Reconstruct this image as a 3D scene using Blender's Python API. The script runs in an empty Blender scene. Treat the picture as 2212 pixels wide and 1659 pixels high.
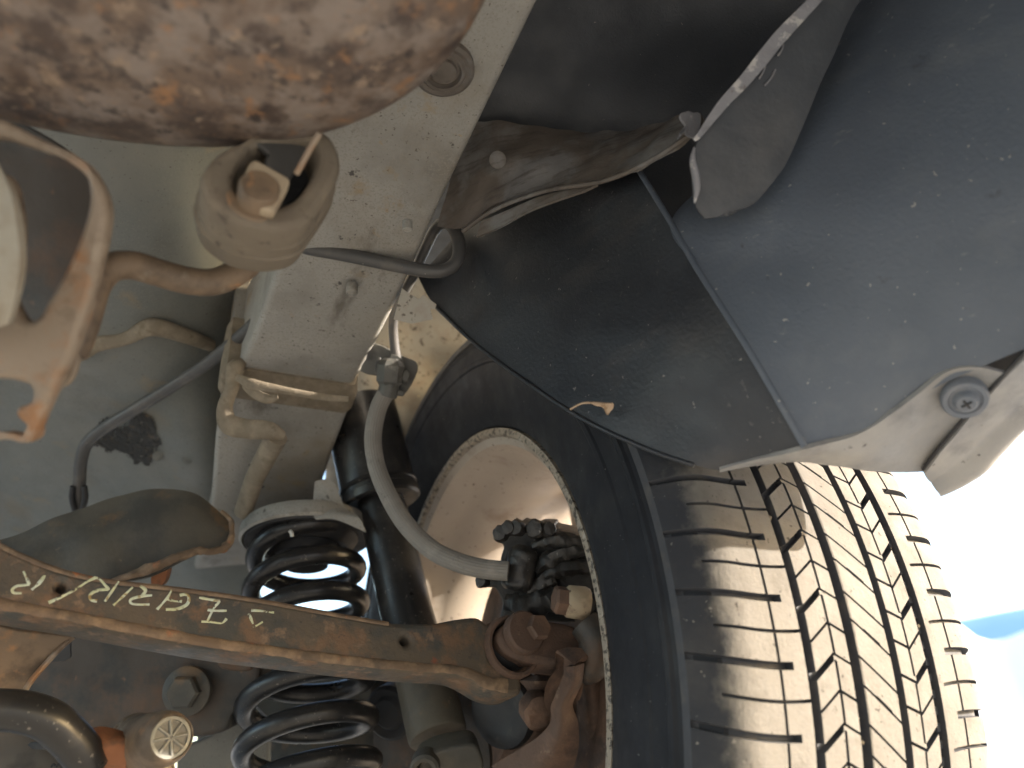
import bpy, bmesh, math, random
from mathutils import Vector, Matrix
from mathutils.noise import noise
random.seed(7)
sc = bpy.context.scene
COL = sc.collection
R = math.radians

# ------------------------------------------------------------------ camera
FPX, CX, CY = 1671.0, 1106.0, 829.5            # focal length in units of a 2212 x 1659 frame
AX = Vector((.8997, .1524, .4090)).normalized()  # the wheel axle (car's right) seen from the camera
up0 = (Vector((0, -1, 0)) - AX * AX.dot(Vector((0, -1, 0)))).normalized()
fw0 = AX.cross(up0) * -1
if fw0.z < 0: fw0 = -fw0
PITCH = R(26)
FW = fw0 * math.cos(PITCH) - up0 * math.sin(PITCH)
UP = up0 * math.cos(PITCH) + fw0 * math.sin(PITCH)
HC = .264                                       # lens height above the ground
def c2w(v): return Vector((AX.dot(v), FW.dot(v), UP.dot(v)))
CAM = Vector((0, 0, HC))
def ray(px, py): return c2w(Vector(((px - CX) / FPX, (py - CY) / FPX, 1)))
def W(px, py, d): return CAM + ray(px, py) * d  # point at depth d (metres) along a view line
def onplane(px, py, p0, n):
    r = ray(px, py); return CAM + r * ((p0 - CAM).dot(n) / r.dot(n))
cam = bpy.data.cameras.new('camera'); co = bpy.data.objects.new('camera', cam); COL.objects.link(co)
cx, cy, cz = c2w(Vector((1, 0, 0))), c2w(Vector((0, -1, 0))), c2w(Vector((0, 0, -1)))
co.matrix_world = Matrix(((cx.x, cy.x, cz.x, 0), (cx.y, cy.y, cz.y, 0), (cx.z, cy.z, cz.z, HC), (0, 0, 0, 1)))
cam.sensor_width = 36; cam.lens = 36 * FPX / 2212
cam.clip_start = .02; cam.clip_end = 6000
cam.dof.use_dof = True; cam.dof.focus_distance = .52; cam.dof.aperture_fstop = 5.4
sc.camera = co
# ------------------------------------------------------------------ light
SUN_EL, SUN_AZ = 15, 126        # azimuth clockwise from the car's forward axis (Y): behind and to the right
w = bpy.data.worlds.new('World'); sc.world = w; w.use_nodes = True
nt = w.node_tree
sky = nt.nodes.new('ShaderNodeTexSky'); sky.sky_type = 'NISHITA'; sky.sun_disc = False
sky.sun_elevation = R(SUN_EL); sky.sun_rotation = R(SUN_AZ); sky.dust_density = 2.0
bg = nt.nodes['Background']; bg.inputs[1].default_value = .15
nt.links.new(sky.outputs[0], bg.inputs[0])
sun = bpy.data.lights.new('sun', 'SUN'); so = bpy.data.objects.new('sun', sun); COL.objects.link(so)
sun.energy = 3.6; sun.angle = R(.6); sun.color = (1, .91, .80)
sdir = Vector((math.sin(R(SUN_AZ)) * math.cos(R(SUN_EL)), math.cos(R(SUN_AZ)) * math.cos(R(SUN_EL)), math.sin(R(SUN_EL))))
so.rotation_euler = sdir.to_track_quat('Z', 'Y').to_euler()
sc.view_settings.view_transform = 'Standard'; sc.view_settings.look = 'None'
sc.view_settings.gamma = 1; sc.view_settings.use_curve_mapping = False
sc.view_settings.exposure = 2.4
sc.cycles.max_bounces = 10; sc.cycles.diffuse_bounces = 6

# ------------------------------------------------------------------ materials
def M(name, base, layers=(), rough=.7, metal=0., bump=.25, bscale=300, spec=.5, rvar=.15, bd=.0012, axis=None, post=()):
    """layers: (colour, scale, lo, hi, detail, stretch) colour patches with soft noise borders"""
    m = bpy.data.materials.new(name); m.use_nodes = True
    t = m.node_tree; N = t.nodes; L = t.links; b = N['Principled BSDF']
    tc = N.new('ShaderNodeTexCoord')
    def nz(scale, det, stretch=None, off=0, distort=0):
        mp = N.new('ShaderNodeMapping'); L.new(tc.outputs['Object'], mp.inputs[0])
        mp.inputs['Location'].default_value = (off * 3.1, off * 1.7, off * 5.3)
        if stretch: mp.inputs['Scale'].default_value = stretch
        n = N.new('ShaderNodeTexNoise'); n.inputs['Scale'].default_value = scale
        n.inputs['Detail'].default_value = det; n.inputs['Roughness'].default_value = .62
        n.inputs['Distortion'].default_value = distort
        L.new(mp.outputs[0], n.inputs['Vector']); return n.outputs['Fac']
    def rng(v, lo, hi, a=0, z=1):
        r = N.new('ShaderNodeMapRange'); r.inputs[1].default_value = lo; r.inputs[2].default_value = hi
        r.inputs[3].default_value = a; r.inputs[4].default_value = z; L.new(v, r.inputs[0]); return r.outputs[0]
    def mix(f, a, c):
        x = N.new('ShaderNodeMix'); x.data_type = 'RGBA'; L.new(f, x.inputs[0])
        for s, v in ((x.inputs[6], a), (x.inputs[7], c)):
            if isinstance(v, tuple): s.default_value = (*v, 1)
            else: L.new(v, s)
        return x.outputs[2]
    col = base
    for i, ly in enumerate(layers):
        c, scale, lo, hi = ly[:4]; det = ly[4] if len(ly) > 4 else 6; st = ly[5] if len(ly) > 5 else None
        col = mix(rng(nz(scale, det, st, i + 1), lo, hi), col, c)
    if axis:                                    # dust worn onto one zone: (axis index, lo, hi, wobble, colour)
        sx = N.new('ShaderNodeSeparateXYZ'); L.new(tc.outputs['Object'], sx.inputs[0])
        ad = N.new('ShaderNodeMath'); ad.operation = 'MULTIPLY_ADD'
        L.new(nz(70, 5, None, 9), ad.inputs[0]); ad.inputs[1].default_value = axis[3]
        L.new(sx.outputs[axis[0]], ad.inputs[2])
        du = axis[4]
        for i, (c, scale, lo, hi, det) in enumerate(post): du = mix(rng(nz(scale, det, None, i + 11), lo, hi), du, c)
        col = mix(rng(ad.outputs[0], axis[1], axis[2]), col, du)
    if isinstance(col, tuple): b.inputs['Base Color'].default_value = (*col, 1)
    else: L.new(col, b.inputs['Base Color'])
    b.inputs['Metallic'].default_value = metal
    b.inputs['Specular IOR Level'].default_value = spec
    if rvar: L.new(rng(nz(40, 4, None, 5), .3, .7, max(.05, rough - rvar), min(1, rough + rvar)), b.inputs['Roughness'])
    else: b.inputs['Roughness'].default_value = rough
    if bump:
        bp = N.new('ShaderNodeBump'); bp.inputs['Strength'].default_value = bump; bp.inputs['Distance'].default_value = bd
        L.new(nz(bscale, 5), bp.inputs['Height']); L.new(bp.outputs[0], b.inputs['Normal'])
    return m
MT = {}
MT['paint'] = M('grey_underbody_paint', (.30, .29, .265),
    [((.36, .345, .315), 9, .45, .75), ((.19, .175, .152), 16, .50, .74), ((.27, .255, .225), 600, .52, .62, 3), ((.12, .105, .088), 330, .645, .69, 3), ((.24, .205, .155), 11, .55, .8, 8), ((.30, .22, .12), 24, .62, .74),
     ((.34, .24, .13), 55, .66, .74), ((.08, .075, .07), 75, .67, .71, 4), ((.15, .135, .115), 30, .60, .72, 9, (1, .3, 1))], rough=.6, bump=.3, bscale=500)
MT['floor'] = M('grey_floor_paint', (.150, .158, .147),
    [((.215, .207, .18), 7, .45, .75), ((.105, .102, .09), 10, .53, .75), ((.18, .18, .165), 600, .54, .62, 3), ((.20, .165, .115), 9, .55, .8, 8), ((.07, .06, .05), 420, .66, .7, 3),
     ((.25, .19, .11), 20, .62, .78)], rough=.55, bump=.2, bscale=420)
MT['wheelhouse'] = M('pale_wheelhouse_paint', (.36, .335, .285),
    [((.30, .25, .20), 40, .5, .7), ((.12, .10, .08), 150, .60, .66, 4), ((.75, .56, .28), 120, .70, .74, 3)], rough=.55)
MT['sealer'] = M('brown_seam_sealer', (.19, .155, .11), [((.27, .225, .165), 60, .45, .65), ((.15, .12, .08), 110, .58, .7)],
    rough=.75, bump=.5, bscale=420)
MT['sealer_grey'] = M('dusty_brushed_sealer', (.125, .105, .088), [((.17, .165, .16), 22, .48, .6), ((.075, .062, .052), 40, .5, .7, 6, (1, 1, 6))],
    rough=.7, bump=.6, bscale=120)
MT['muffler'] = M('mottled_rusty_muffler', (.150, .108, .082),
    [((.225, .185, .158), 38, .44, .60), ((.080, .058, .048), 52, .48, .62), ((.28, .15, .075), 62, .57, .70),
     ((.06, .047, .042), 120, .55, .68), ((.29, .215, .155), 110, .58, .70)], rough=.55, metal=.05, bump=.3, bscale=160)
MT['rustlight'] = M('light_rust_bracket', (.245, .19, .138),
    [((.27, .135, .06), 40, .50, .64), ((.13, .085, .052), 55, .52, .68), ((.36, .30, .23), 34, .58, .7)], rough=.6, bump=.3, bscale=240)
MT['cream'] = M('pale_dusty_steel', (.30, .265, .205), [((.22, .175, .12), 40, .52, .68), ((.36, .33, .27), 20, .5, .7)], rough=.6, bump=.2)
MT['rustrod'] = M('brown_rusty_rod', (.175, .122, .078),
    [((.34, .285, .215), 60, .57, .68), ((.085, .06, .04), 40, .48, .65), ((.30, .155, .07), 60, .60, .7)], rough=.6, bump=.3)
MT['link'] = M('rust_flecked_steel', (.105, .083, .06),
    [((.062, .062, .056), 26, .46, .58), ((.165, .10, .06), 50, .50, .62), ((.22, .145, .095), 80, .57, .68),
     ((.25, .07, .035), 34, .66, .72), ((.05, .045, .04), 120, .62, .7)], rough=.6, bump=.45, bscale=330)
MT['linkedge'] = M('rusty_flange', (.155, .105, .068),
    [((.25, .17, .105), 60, .48, .62), ((.11, .08, .055), 50, .52, .64), ((.36, .14, .06), 45, .63, .7)], rough=.7, bump=.6, bscale=300)
MT['arm'] = M('dark_grimy_steel', (.085, .075, .058),
    [((.055, .052, .045), 20, .45, .6), ((.16, .10, .055), 30, .58, .7), ((.20, .15, .10), 80, .66, .72)], rough=.65, bump=.3)
MT['armplate'] = M('dark_brown_steel', (.052, .042, .034),
    [((.09, .05, .028), 20, .5, .65), ((.03, .03, .028), 30, .5, .65), ((.14, .08, .045), 80, .64, .72)], rough=.6, bump=.3)
MT['redrust'] = M('red_brown_rust', (.105, .066, .048),
    [((.16, .096, .066), 36, .48, .62), ((.052, .036, .03), 30, .5, .64), ((.20, .14, .10), 90, .62, .7)], rough=.75, bump=.5, bscale=420)
MT['orange'] = M('orange_rust', (.24, .095, .042), [((.12, .065, .038), 60, .5, .62), ((.42, .22, .08), 50, .6, .7)], rough=.8, bump=.6)
MT['black'] = M('black_gloss_paint', (.016, .016, .017), [((.05, .045, .04), 40, .52, .75), ((.16, .145, .13), 330, .655, .70, 3)],
    rough=.33, bump=.06, rvar=.08)
MT['blackrub'] = M('black_rubber', (.026, .026, .028), [((.06, .055, .05), 60, .55, .72)], rough=.6, bump=.15)
MT['pipe'] = M('dark_grey_pipe', (.075, .073, .072), [((.12, .11, .10), 40, .5, .7), ((.30, .28, .25), 300, .72, .75, 2)], rough=.5, bump=.1)
MT['hose'] = M('grey_ribbed_hose', (.20, .185, .165), [((.27, .25, .22), 40, .5, .7), ((.12, .11, .10), 90, .6, .7)], rough=.6, bump=.1)
MT['clip'] = M('grey_steel_bracket', (.09, .088, .08), [((.05, .047, .045), 60, .5, .65), ((.15, .145, .13), 120, .6, .7)], rough=.5, metal=.2)
MT['grime'] = M('oily_black_grime', (.022, .021, .020), [((.06, .055, .05), 60, .56, .7), ((.25, .24, .22), 330, .68, .73, 3, (1, 1, .5))],
    rough=.42, bump=.7, bscale=220)
MT['isolator'] = M('dusty_brown_rubber', (.155, .128, .095), [((.21, .172, .126), 25, .48, .68), ((.13, .10, .075), 30, .54, .7), ((.09, .072, .055), 120, .60, .68)], rough=.75, bump=.5, bscale=140)
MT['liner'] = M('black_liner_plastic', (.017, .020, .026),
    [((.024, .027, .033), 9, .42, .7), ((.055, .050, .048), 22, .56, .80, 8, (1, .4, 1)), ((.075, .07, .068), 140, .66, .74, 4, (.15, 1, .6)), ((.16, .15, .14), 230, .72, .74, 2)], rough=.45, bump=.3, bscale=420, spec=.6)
MT['liner_glare'] = M('glare_tinted_plastic', (.086, .103, .130),
    [((.072, .088, .112), 7, .42, .7), ((.125, .138, .155), 24, .54, .82, 8, (1, .35, 1)), ((.17, .18, .19), 120, .66, .74, 4, (.2, .5, 1)), ((.045, .05, .06), 60, .66, .76, 5), ((.26, .26, .25), 240, .715, .735, 2)], rough=.45, bump=.3, bscale=420, spec=.6)  # black plastic with a blue veil of glare painted into its colour
MT['quarter'] = M('black_body_coating', (.033, .037, .044), [((.048, .05, .053), 12, .5, .7), ((.15, .14, .13), 300, .74, .76, 2)], rough=.55, bump=.35, bscale=600)
MT['lip'] = M('torn_grey_edge', (.20, .20, .215), [((.38, .37, .36), 150, .56, .64), ((.14, .13, .13), 90, .6, .66)], rough=.6, bump=.5)
MT['flap'] = M('charcoal_flap', (.048, .053, .061), [((.075, .076, .08), 20, .5, .7), ((.2, .19, .19), 60, .70, .74, 6, (4, 1, 1))], rough=.55, bump=.2)
MT['bumper'] = M('dusty_grey_bumper', (.24, .235, .23), [((.31, .295, .27), 18, .42, .66), ((.15, .148, .15), 30, .52, .70), ((.07, .06, .06), 110, .68, .72, 3)],
    rough=.5, bump=.12)
MT['screw'] = M('grey_plastic_clip', (.13, .145, .17), [((.18, .185, .20), 60, .5, .7)], rough=.5, bump=.05)
MT['side'] = M('tyre_sidewall', (.013, .0145, .019), [((.022, .023, .026), 30, .5, .7), ((.2, .19, .18), 400, .72, .75, 2)], rough=.7, bump=.1, spec=.3)
MT['groove'] = M('tyre_groove_rubber', (.050, .052, .060), [((.085, .08, .075), 60, .5, .7)], rough=.8, bump=.3)
XW, YW, ZW = .3677, .645, .335                 # wheel centre
MT['tread'] = M('dusty_tread_rubber', (.035, .037, .043),
    [((.055, .054, .056), 30, .45, .65), ((.24, .22, .20), 330, .70, .73, 2)], rough=.85, bump=.35, bscale=420, spec=.2,
    axis=(0, XW - .086, XW - .077, .024, (.160, .147, .129)),
    post=[((.115, .104, .09), 60, .52, .72, 6), ((.195, .182, .162), 25, .55, .75, 6), ((.055, .048, .042), 260, .66, .71, 3)])
MT['rim'] = M('dusty_brown_wheel', (.39, .335, .28), [((.44, .385, .325), 10, .4, .65), ((.07, .05, .04), 230, .68, .72, 2), ((.23, .17, .125), 20, .55, .75)],
    rough=.6, metal=.0, bump=.12, bscale=350)
MT['flange'] = M('pitted_grey_flange', (.30, .26, .21), [((.07, .06, .05), 260, .50, .6, 3), ((.4, .36, .3), 100, .6, .7)], rough=.6, metal=.1, bump=.4)
MT['yellow'] = M('pale_yellow_paint', (.56, .58, .36), [((.60, .66, .55), 90, .45, .6), ((.33, .24, .10), 150, .54, .62), ((.10, .075, .05), 260, .58, .64)], rough=.7, bump=.3)
MT['white'] = M('white_paint_mark', (.6, .6, .57), (), rough=.6)
MT['tar'] = M('black_tar', (.025, .023, .02), [((.13, .095, .06), 60, .58, .64)], rough=.7, bump=.8, bscale=150)
MT['cap'] = M('grey_zinc_cap', (.20, .20, .182), [((.2, .19, .16), 90, .5, .65)], rough=.5, metal=.3)
MT['tan'] = M('tan_sleeve', (.36, .29, .20), [((.22, .16, .11), 60, .5, .66), ((.10, .07, .05), 150, .62, .68)], rough=.7, bump=.5)
MT['tray'] = M('grey_brown_tray', (.145, .125, .105), [((.19, .165, .14), 12, .45, .65), ((.08, .07, .06), 20, .56, .7)], rough=.6, bump=.2)
MT['leaf'] = M('dry_leaf', (.42, .30, .20), [((.25, .16, .09), 200, .5, .6)], rough=.8)
MT['concrete'] = M('pale_concrete', (.38, .36, .325), [((.32, .30, .27), 1.5, .45, .65), ((.44, .42, .385), 6, .5, .7)], rough=.9, bump=.4, bscale=40, bd=.004)
MT['bank'] = M('pale_sandy_bank', (.84, .83, .80), [((.78, .76, .72), .02, .4, .7)], rough=.95, bump=0)
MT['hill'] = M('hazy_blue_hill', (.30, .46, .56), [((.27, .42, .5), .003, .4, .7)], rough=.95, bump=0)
MT['dark'] = M('dark_underbody', (.05, .048, .045), [((.08, .075, .065), 8, .5, .7)], rough=.7)

# ------------------------------------------------------------------ builders
def thing(name, label, cat, loc=(0, 0, 0), group=None):
    o = bpy.data.objects.new(name, None); COL.objects.link(o); o.location = loc; o.empty_display_size = .05
    o['label'] = label; o['category'] = cat
    if group: o['group'] = group
    return o
def wloc(o):
    v = Vector(o.location)
    return v + (wloc(o.parent) if o.parent else Vector())
def obj(name, verts, faces, mat, parent=None, smooth=True, sharp=35, label=None):
    base = wloc(parent) if parent else Vector()
    me = bpy.data.meshes.new(name); me.from_pydata([tuple(Vector(v)) for v in verts], [], faces)
    bm = bmesh.new(); bm.from_mesh(me); bmesh.ops.recalc_face_normals(bm, faces=bm.faces) if len(bm.faces) < 60000 else None
    bm.to_mesh(me); bm.free()
    if smooth:
        me.polygons.foreach_set('use_smooth', [True] * len(me.polygons)); me.set_sharp_from_angle(angle=R(sharp))
    me.materials.append(MT[mat])
    o = bpy.data.objects.new(name, me); COL.objects.link(o)
    if parent: o.parent = parent; o.location = -base
    if label: o['label'] = label
    return o
def single(o, label, cat):
    o['label'] = label; o['category'] = cat; return o
def cr(p, t):
    n = len(p) - 1; x = max(0, min(n - 1e-6, t * n)); i = int(x); f = x - i
    a, b, c, d = p[max(i - 1, 0)], p[i], p[i + 1], p[min(i + 2, n)]
    return .5 * ((2 * b) + (c - a) * f + (2 * a - 5 * b + 4 * c - d) * f * f + (3 * b - a - 3 * c + d) * f ** 3)
def V3(p): return p if isinstance(p, Vector) else W(*p)
def sheet(name, rows, mat, parent=None, nu=40, nv=16, thick=.0015, wob=0, wscale=20, label=None):
    rows = [[V3(p) for p in r] for r in rows]
    fine = [[cr(r, i / nu) for i in range(nu + 1)] for r in rows]
    g = []
    for j in range(nv + 1): g.append([cr([f[i] for f in fine], j / nv) for i in range(nu + 1)])
    nrm = []
    for j in range(nv + 1):
        rr = []
        for i in range(nu + 1):
            a = g[j][min(i + 1, nu)] - g[j][max(i - 1, 0)]; b = g[min(j + 1, nv)][i] - g[max(j - 1, 0)][i]
            n = a.cross(b); n = n.normalized() if n.length > 1e-12 else Vector((0, 0, -1))
            rr.append(n)
        nrm.append(rr)
    s = sum(nrm[j][i].dot(CAM - g[j][i]) for j in range(nv + 1) for i in range(nu + 1))
    sg = 1 if s > 0 else -1
    v = []; fs = []
    for k in (0, 1):
        for j in range(nv + 1):
            for i in range(nu + 1):
                p = g[j][i]; n = nrm[j][i] * sg
                if wob: p = p + n * (wob * noise(p * wscale))
                v.append(p - n * thick * k)
    Q = (nu + 1) * (nv + 1); I = lambda k, j, i: k * Q + j * (nu + 1) + i
    for k in (0, 1):
        for j in range(nv):
            for i in range(nu): fs.append((I(k, j, i), I(k, j, i + 1), I(k, j + 1, i + 1), I(k, j + 1, i)))
    for i in range(nu):
        for j in (0, nv): fs.append((I(0, j, i), I(0, j, i + 1), I(1, j, i + 1), I(1, j, i)))
    for j in range(nv):
        for i in (0, nu): fs.append((I(0, j, i), I(0, j + 1, i), I(1, j + 1, i), I(1, j, i)))
    return obj(name, v, fs, mat, parent, sharp=50, label=label)
def tube(name, pts, r, mat, parent=None, seg=14, n=60, closed=False, flat=None, caps=True, ridges=0, label=None, wob=0):
    """round bar along a smooth path; r a number or a list along the path; flat=(normal, factor) squashes it"""
    P = [V3(p) for p in pts]
    path = P if n is None else [cr(P, i / n) for i in range(n + 1)]
    m = len(path); rad = (lambda t: cr(r, t)) if isinstance(r, (list, tuple)) else (lambda t: r)
    T = [(path[min(i + 1, m - 1)] - path[max(i - 1, 0)]).normalized() for i in range(m)]
    u = T[0].orthogonal().normalized()
    v = []; fs = []
    for i in range(m):
        u = (u - T[i] * u.dot(T[i])).normalized(); w_ = T[i].cross(u)
        for k in range(seg):
            a = 2 * math.pi * k / seg; rr = rad(i / (m - 1))
            if wob: rr *= 1 + wob * noise(path[i] * 160 + Vector((math.cos(a), math.sin(a), 0)) * 1.3)
            if ridges: rr *= 1 + .035 * (1 if k % 2 else -1)
            d = (u * math.cos(a) + w_ * math.sin(a)) * rr
            if flat: d = d - flat[0] * d.dot(flat[0]) * (1 - flat[1])
            v.append(path[i] + d)
    for i in range(m - 1):
        for k in range(seg):
            k2 = (k + 1) % seg; fs.append((i * seg + k, i * seg + k2, (i + 1) * seg + k2, (i + 1) * seg + k))
    if caps: fs.append(tuple(range(seg))); fs.append(tuple((m - 1) * seg + k for k in range(seg)))
    return obj(name, v, fs, mat, parent, sharp=50, label=label)
def lathe(name, c, axis, prof, mat, parent=None, seg=40, arc=2 * math.pi, label=None, closed=False, sharp=40, wob=0, cap=True):
    """prof: (distance along the axis, radius)"""
    axis = axis.normalized(); u = axis.orthogonal().normalized(); q = axis.cross(u)
    v = []; fs = []; n = len(prof)
    for k in range(seg):
        a = arc * k / seg
        for (h, r) in prof:
            r2 = r * (1 + wob * noise(Vector((math.cos(a) * 2, math.sin(a) * 2, h * 60)))) if wob else r
            v.append(c + axis * h + (u * math.cos(a) + q * math.sin(a)) * r2)
    for k in range(seg):
        k2 = (k + 1) % seg
        for i in range(n if closed else n - 1):
            i2 = (i + 1) % n
            fs.append((k * n + i, k * n + i2, k2 * n + i2, k2 * n + i))
    if not closed and cap:
        for i in (0, n - 1):
            if prof[i][1] > 1e-6: fs.append(tuple(k * n + i for k in range(seg)))
    return obj(name, v, fs, mat, parent, sharp=sharp, label=label)
def smooth_loop(pts, sub):
    n = len(pts); out = []
    for i in range(n):
        a, b, c, d = (Vector(pts[(i + k) % n]) for k in (-1, 0, 1, 2))
        for s in range(sub):
            f = s / sub
            out.append(.5 * ((2 * b) + (c - a) * f + (2 * a - 5 * b + 4 * c - d) * f * f + (3 * b - a - 3 * c + d) * f ** 3))
    return out
def plate(name, outline, p0, n, thick, mat, parent=None, bevel=.002, holes=(), sub=4, jag=0, label=None):
    """solid plate: outline drawn on the plane (p0, n), thick going away from n, edges rounded"""
    n = n.normalized()
    if n.dot(CAM - p0) < 0: n = -n
    ex = n.orthogonal().normalized(); ey = n.cross(ex)
    cu = bpy.data.curves.new(name, 'CURVE'); cu.dimensions = '2D'; cu.fill_mode = 'BOTH'
    cu.extrude = max(thick / 2 - bevel, .0001); cu.bevel_depth = bevel; cu.bevel_resolution = 2; cu.offset = -bevel
    for loop in [outline] + list(holes):
        s = sub
        pts = [Vector((p[0], p[1])) for p in loop]
        if s > 1: pts = smooth_loop(pts, s)
        loc = []
        for p in pts:
            d = onplane(p.x, p.y, p0, n) - p0
            q = Vector((d.dot(ex), d.dot(ey)))
            if jag: q += Vector((noise(Vector((q.x * 400, q.y * 400, 1))), noise(Vector((q.x * 400, q.y * 400, 7))))) * jag
            loc.append(q)
        sp = cu.splines.new('POLY'); sp.points.add(len(loc) - 1); sp.use_cyclic_u = True
        for i, q in enumerate(loc): sp.points[i].co = (q.x, q.y, 0, 1)
    to = bpy.data.objects.new(name, cu); COL.objects.link(to)
    dg = bpy.context.evaluated_depsgraph_get(); me = bpy.data.meshes.new_from_object(to.evaluated_get(dg))
    base = p0 - n * (thick / 2)
    v = [base + ex * q.co.x + ey * q.co.y + n * q.co.z for q in me.vertices]
    fs = [tuple(f.vertices) for f in me.polygons]
    bpy.data.objects.remove(to); bpy.data.curves.remove(cu); bpy.data.meshes.remove(me)
    return obj(name, v, fs, mat, parent, sharp=30, label=label)
def bolt(parent, c, axis, r, h, wash=None, mat='redrust', name='bolt', wmat=None):
    """hexagon head with chamfer on a washer; axis points to the head"""
    axis = axis.normalized(); u = axis.orthogonal().normalized(); q = axis.cross(u)
    v = []; fs = []
    for (hh, rr) in ((-.01, r), (h * .8, r), (h, r * .86)):
        for k in range(6):
            a = math.pi / 3 * k + .3; v.append(c + axis * hh + (u * math.cos(a) + q * math.sin(a)) * rr)
    for j in (0, 1):
        for k in range(6): fs.append((j * 6 + k, j * 6 + (k + 1) % 6, j * 6 + 6 + (k + 1) % 6, j * 6 + 6 + k))
    fs += [tuple(range(6)), tuple(range(12, 18))]
    o = obj(name, v, fs, mat, parent, sharp=20)
    if wash: lathe('washer', c, axis, [(-.004, 0), (-.004, wash), (.0008, wash), (.0018, wash * .93), (.0022, 0)], wmat or mat, parent, 32)
    return o
X, Y, Z = Vector((1, 0, 0)), Vector((0, 1, 0)), Vector((0, 0, 1))
CF = c2w(Vector((0, 0, -1)))                   # back towards the camera

# ================================================================== setting
def big(name, v, f, mat, kind='structure'):
    o = obj(name, v, f, mat, None, False); o['kind'] = kind; return o
gv = []; gf = []
for j in range(41):
    for i in range(41):
        x = (i / 20 - 1); y = (j / 20 - 1); gv.append((math.copysign(abs(x) ** 3, x) * 3000, math.copysign(abs(y) ** 3, y) * 3000, 0))
for j in range(40):
    for i in range(40): gf.append((j * 41 + i, j * 41 + i + 1, j * 41 + i + 42, j * 41 + i + 41))
big('ground', gv, gf, 'concrete')
def ridge(name, prof, dist, mat, back):
    """a ridge of terrain with real depth whose crest follows the bearings in prof"""
    v = []; f = []
    for (px, py) in prof:
        r = ray(px, py); h = Vector((r.x, r.y, 0)).length; d = r / h
        top = CAM + d * dist; f0 = Vector((d.x, d.y, 0)).normalized()
        v += [Vector((top.x, top.y, -.5)) - f0 * back * .8, top - f0 * back * .15 - Z * (top.z * .12), top, top + f0 * back * .5 - Z * (top.z * .3), Vector((top.x, top.y, -.5)) + f0 * back]
    for i in range(len(prof) - 1):
        for k in range(4): f.append((i * 5 + k, i * 5 + 5 + k, i * 5 + 6 + k, i * 5 + 1 + k))
    o = obj(name, v, f, mat); o['kind'] = 'structure'
ridge('hills', [(1800, 1440), (1950, 1380), (2040, 1345), (2080, 1338), (2140, 1326), (2212, 1312), (2300, 1300), (2450, 1330), (2600, 1420)], 900, 'hill', 200)
ridge('bank', [(1800, 1420), (1950, 1370), (2040, 1346), (2075, 1352), (2110, 1378), (2140, 1386), (2175, 1378), (2212, 1362), (2300, 1350), (2450, 1380), (2600, 1440)], 60, 'bank', 12)

# ================================================================== car body
body = thing('car_body', 'grey painted underbody shell of the car above the wheel and spring', 'car body', (.1, .6, .6))
# floor panel over the left half
CF = c2w(Vector((0, 0, -1)))                   # back towards the camera
floor = sheet('floor_panel', [
    [(-500, 60, .52), (0, 150, .53), (200, 200, .54), (340, 230, .56), (460, 250, .585), (640, 270, .63)],
    [(-500, 500, .60), (0, 500, .61), (200, 490, .60), (340, 480, .61), (450, 480, .645), (590, 480, .72)],
    [(-500, 800, .74), (0, 780, .71), (200, 770, .70), (340, 765, .71), (450, 765, .75), (560, 760, .82)],
    [(-500, 980, .86), (0, 980, .81), (200, 960, .79), (340, 950, .77), (440, 950, .77), (550, 950, .83)],
    [(-500, 1240, .98), (0, 1200, .93), (200, 1180, .90), (340, 1160, .87), (440, 1140, .85), (560, 1130, .86)],
    [(-500, 1500, 1.1), (0, 1450, 1.05), (200, 1420, 1.0), (340, 1420, .98), (440, 1410, .97), (560, 1400, .95)]],
    'floor', body, 70, 70, .002, .010, 7)
# frame rail: box section swept along the car
def rail(name, st, mat, parent, rise=.085, cr_=.006):
    v = []; fs = []; n = 0; prof_n = 0
    for (y, z, xl, xr) in st:
        P = []
        for (cx_, cz_, a0) in ((xl + cr_, z + cr_, 180), (xr - cr_, z + cr_, 270)):
            for k in range(6): a = R(a0 + 18 * k); P.append(Vector((cx_ + cr_ * math.cos(a), y, cz_ + cr_ * math.sin(a))))
        P.append(Vector((xr, y, z + rise))); P.insert(0, Vector((xl, y, z + rise)))
        prof_n = len(P); v += P
    for i in range(len(st) - 1):
        for k in range(prof_n):
            k2 = (k + 1) % prof_n; fs.append((i * prof_n + k, i * prof_n + k2, (i + 1) * prof_n + k2, (i + 1) * prof_n + k))
    fs.append(tuple(range(prof_n))); fs.append(tuple(range((len(st) - 1) * prof_n, len(st) * prof_n)))
    return obj(name, v, fs, mat, parent, sharp=40)
rear = [(-.45, .69, .045, .165), (-.1, .675, .05, .162), (.1, .664, .055, .16), (.25, .655, .058, .16), (.4, .632, .062, .16), (.5, .607, .0635, .16), (.56, .600, .0625, .16), (.605, .596, .060, .16), (.632, .594, .058, .159)]
fr = rail('frame_rail', rear, 'paint', body)
front = [(.628, .590, .050, .164), (.66, .578, .050, .163), (.70, .557, .053, .161), (.74, .533, .058, .16), (.775, .512, .062, .158), (.80, .505, .066, .156), (.95, .50, .066, .156)]
rail('spring_tower', front, 'paint', body, .12)
# gasket-like seam tape where the two rail pieces overlap
tape = [(.622, .5925, .049, .1615), (.632, .588, .0455, .1655), (.648, .580, .0455, .1655), (.654, .5795, .0485, .1635)]
rail('seam_tape', tape, 'sealer', body, .05)
tube('sealer_bead', [(512, 815, .648), (540, 828, .644), (570, 835, .643), (640, 848, .644), (700, 858, .646), (752, 862, .65)], [.003, .0045, .004, .003, .003, .0025], 'sealer', body, 10, 60, flat=(CF, .4))
tube('sealer_bead', [(528, 832, .646), (550, 850, .645), (578, 862, .645), (600, 858, .645)], [.003, .004, .004, .002], 'sealer', body, 10, 30, flat=(CF, .4))
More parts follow.
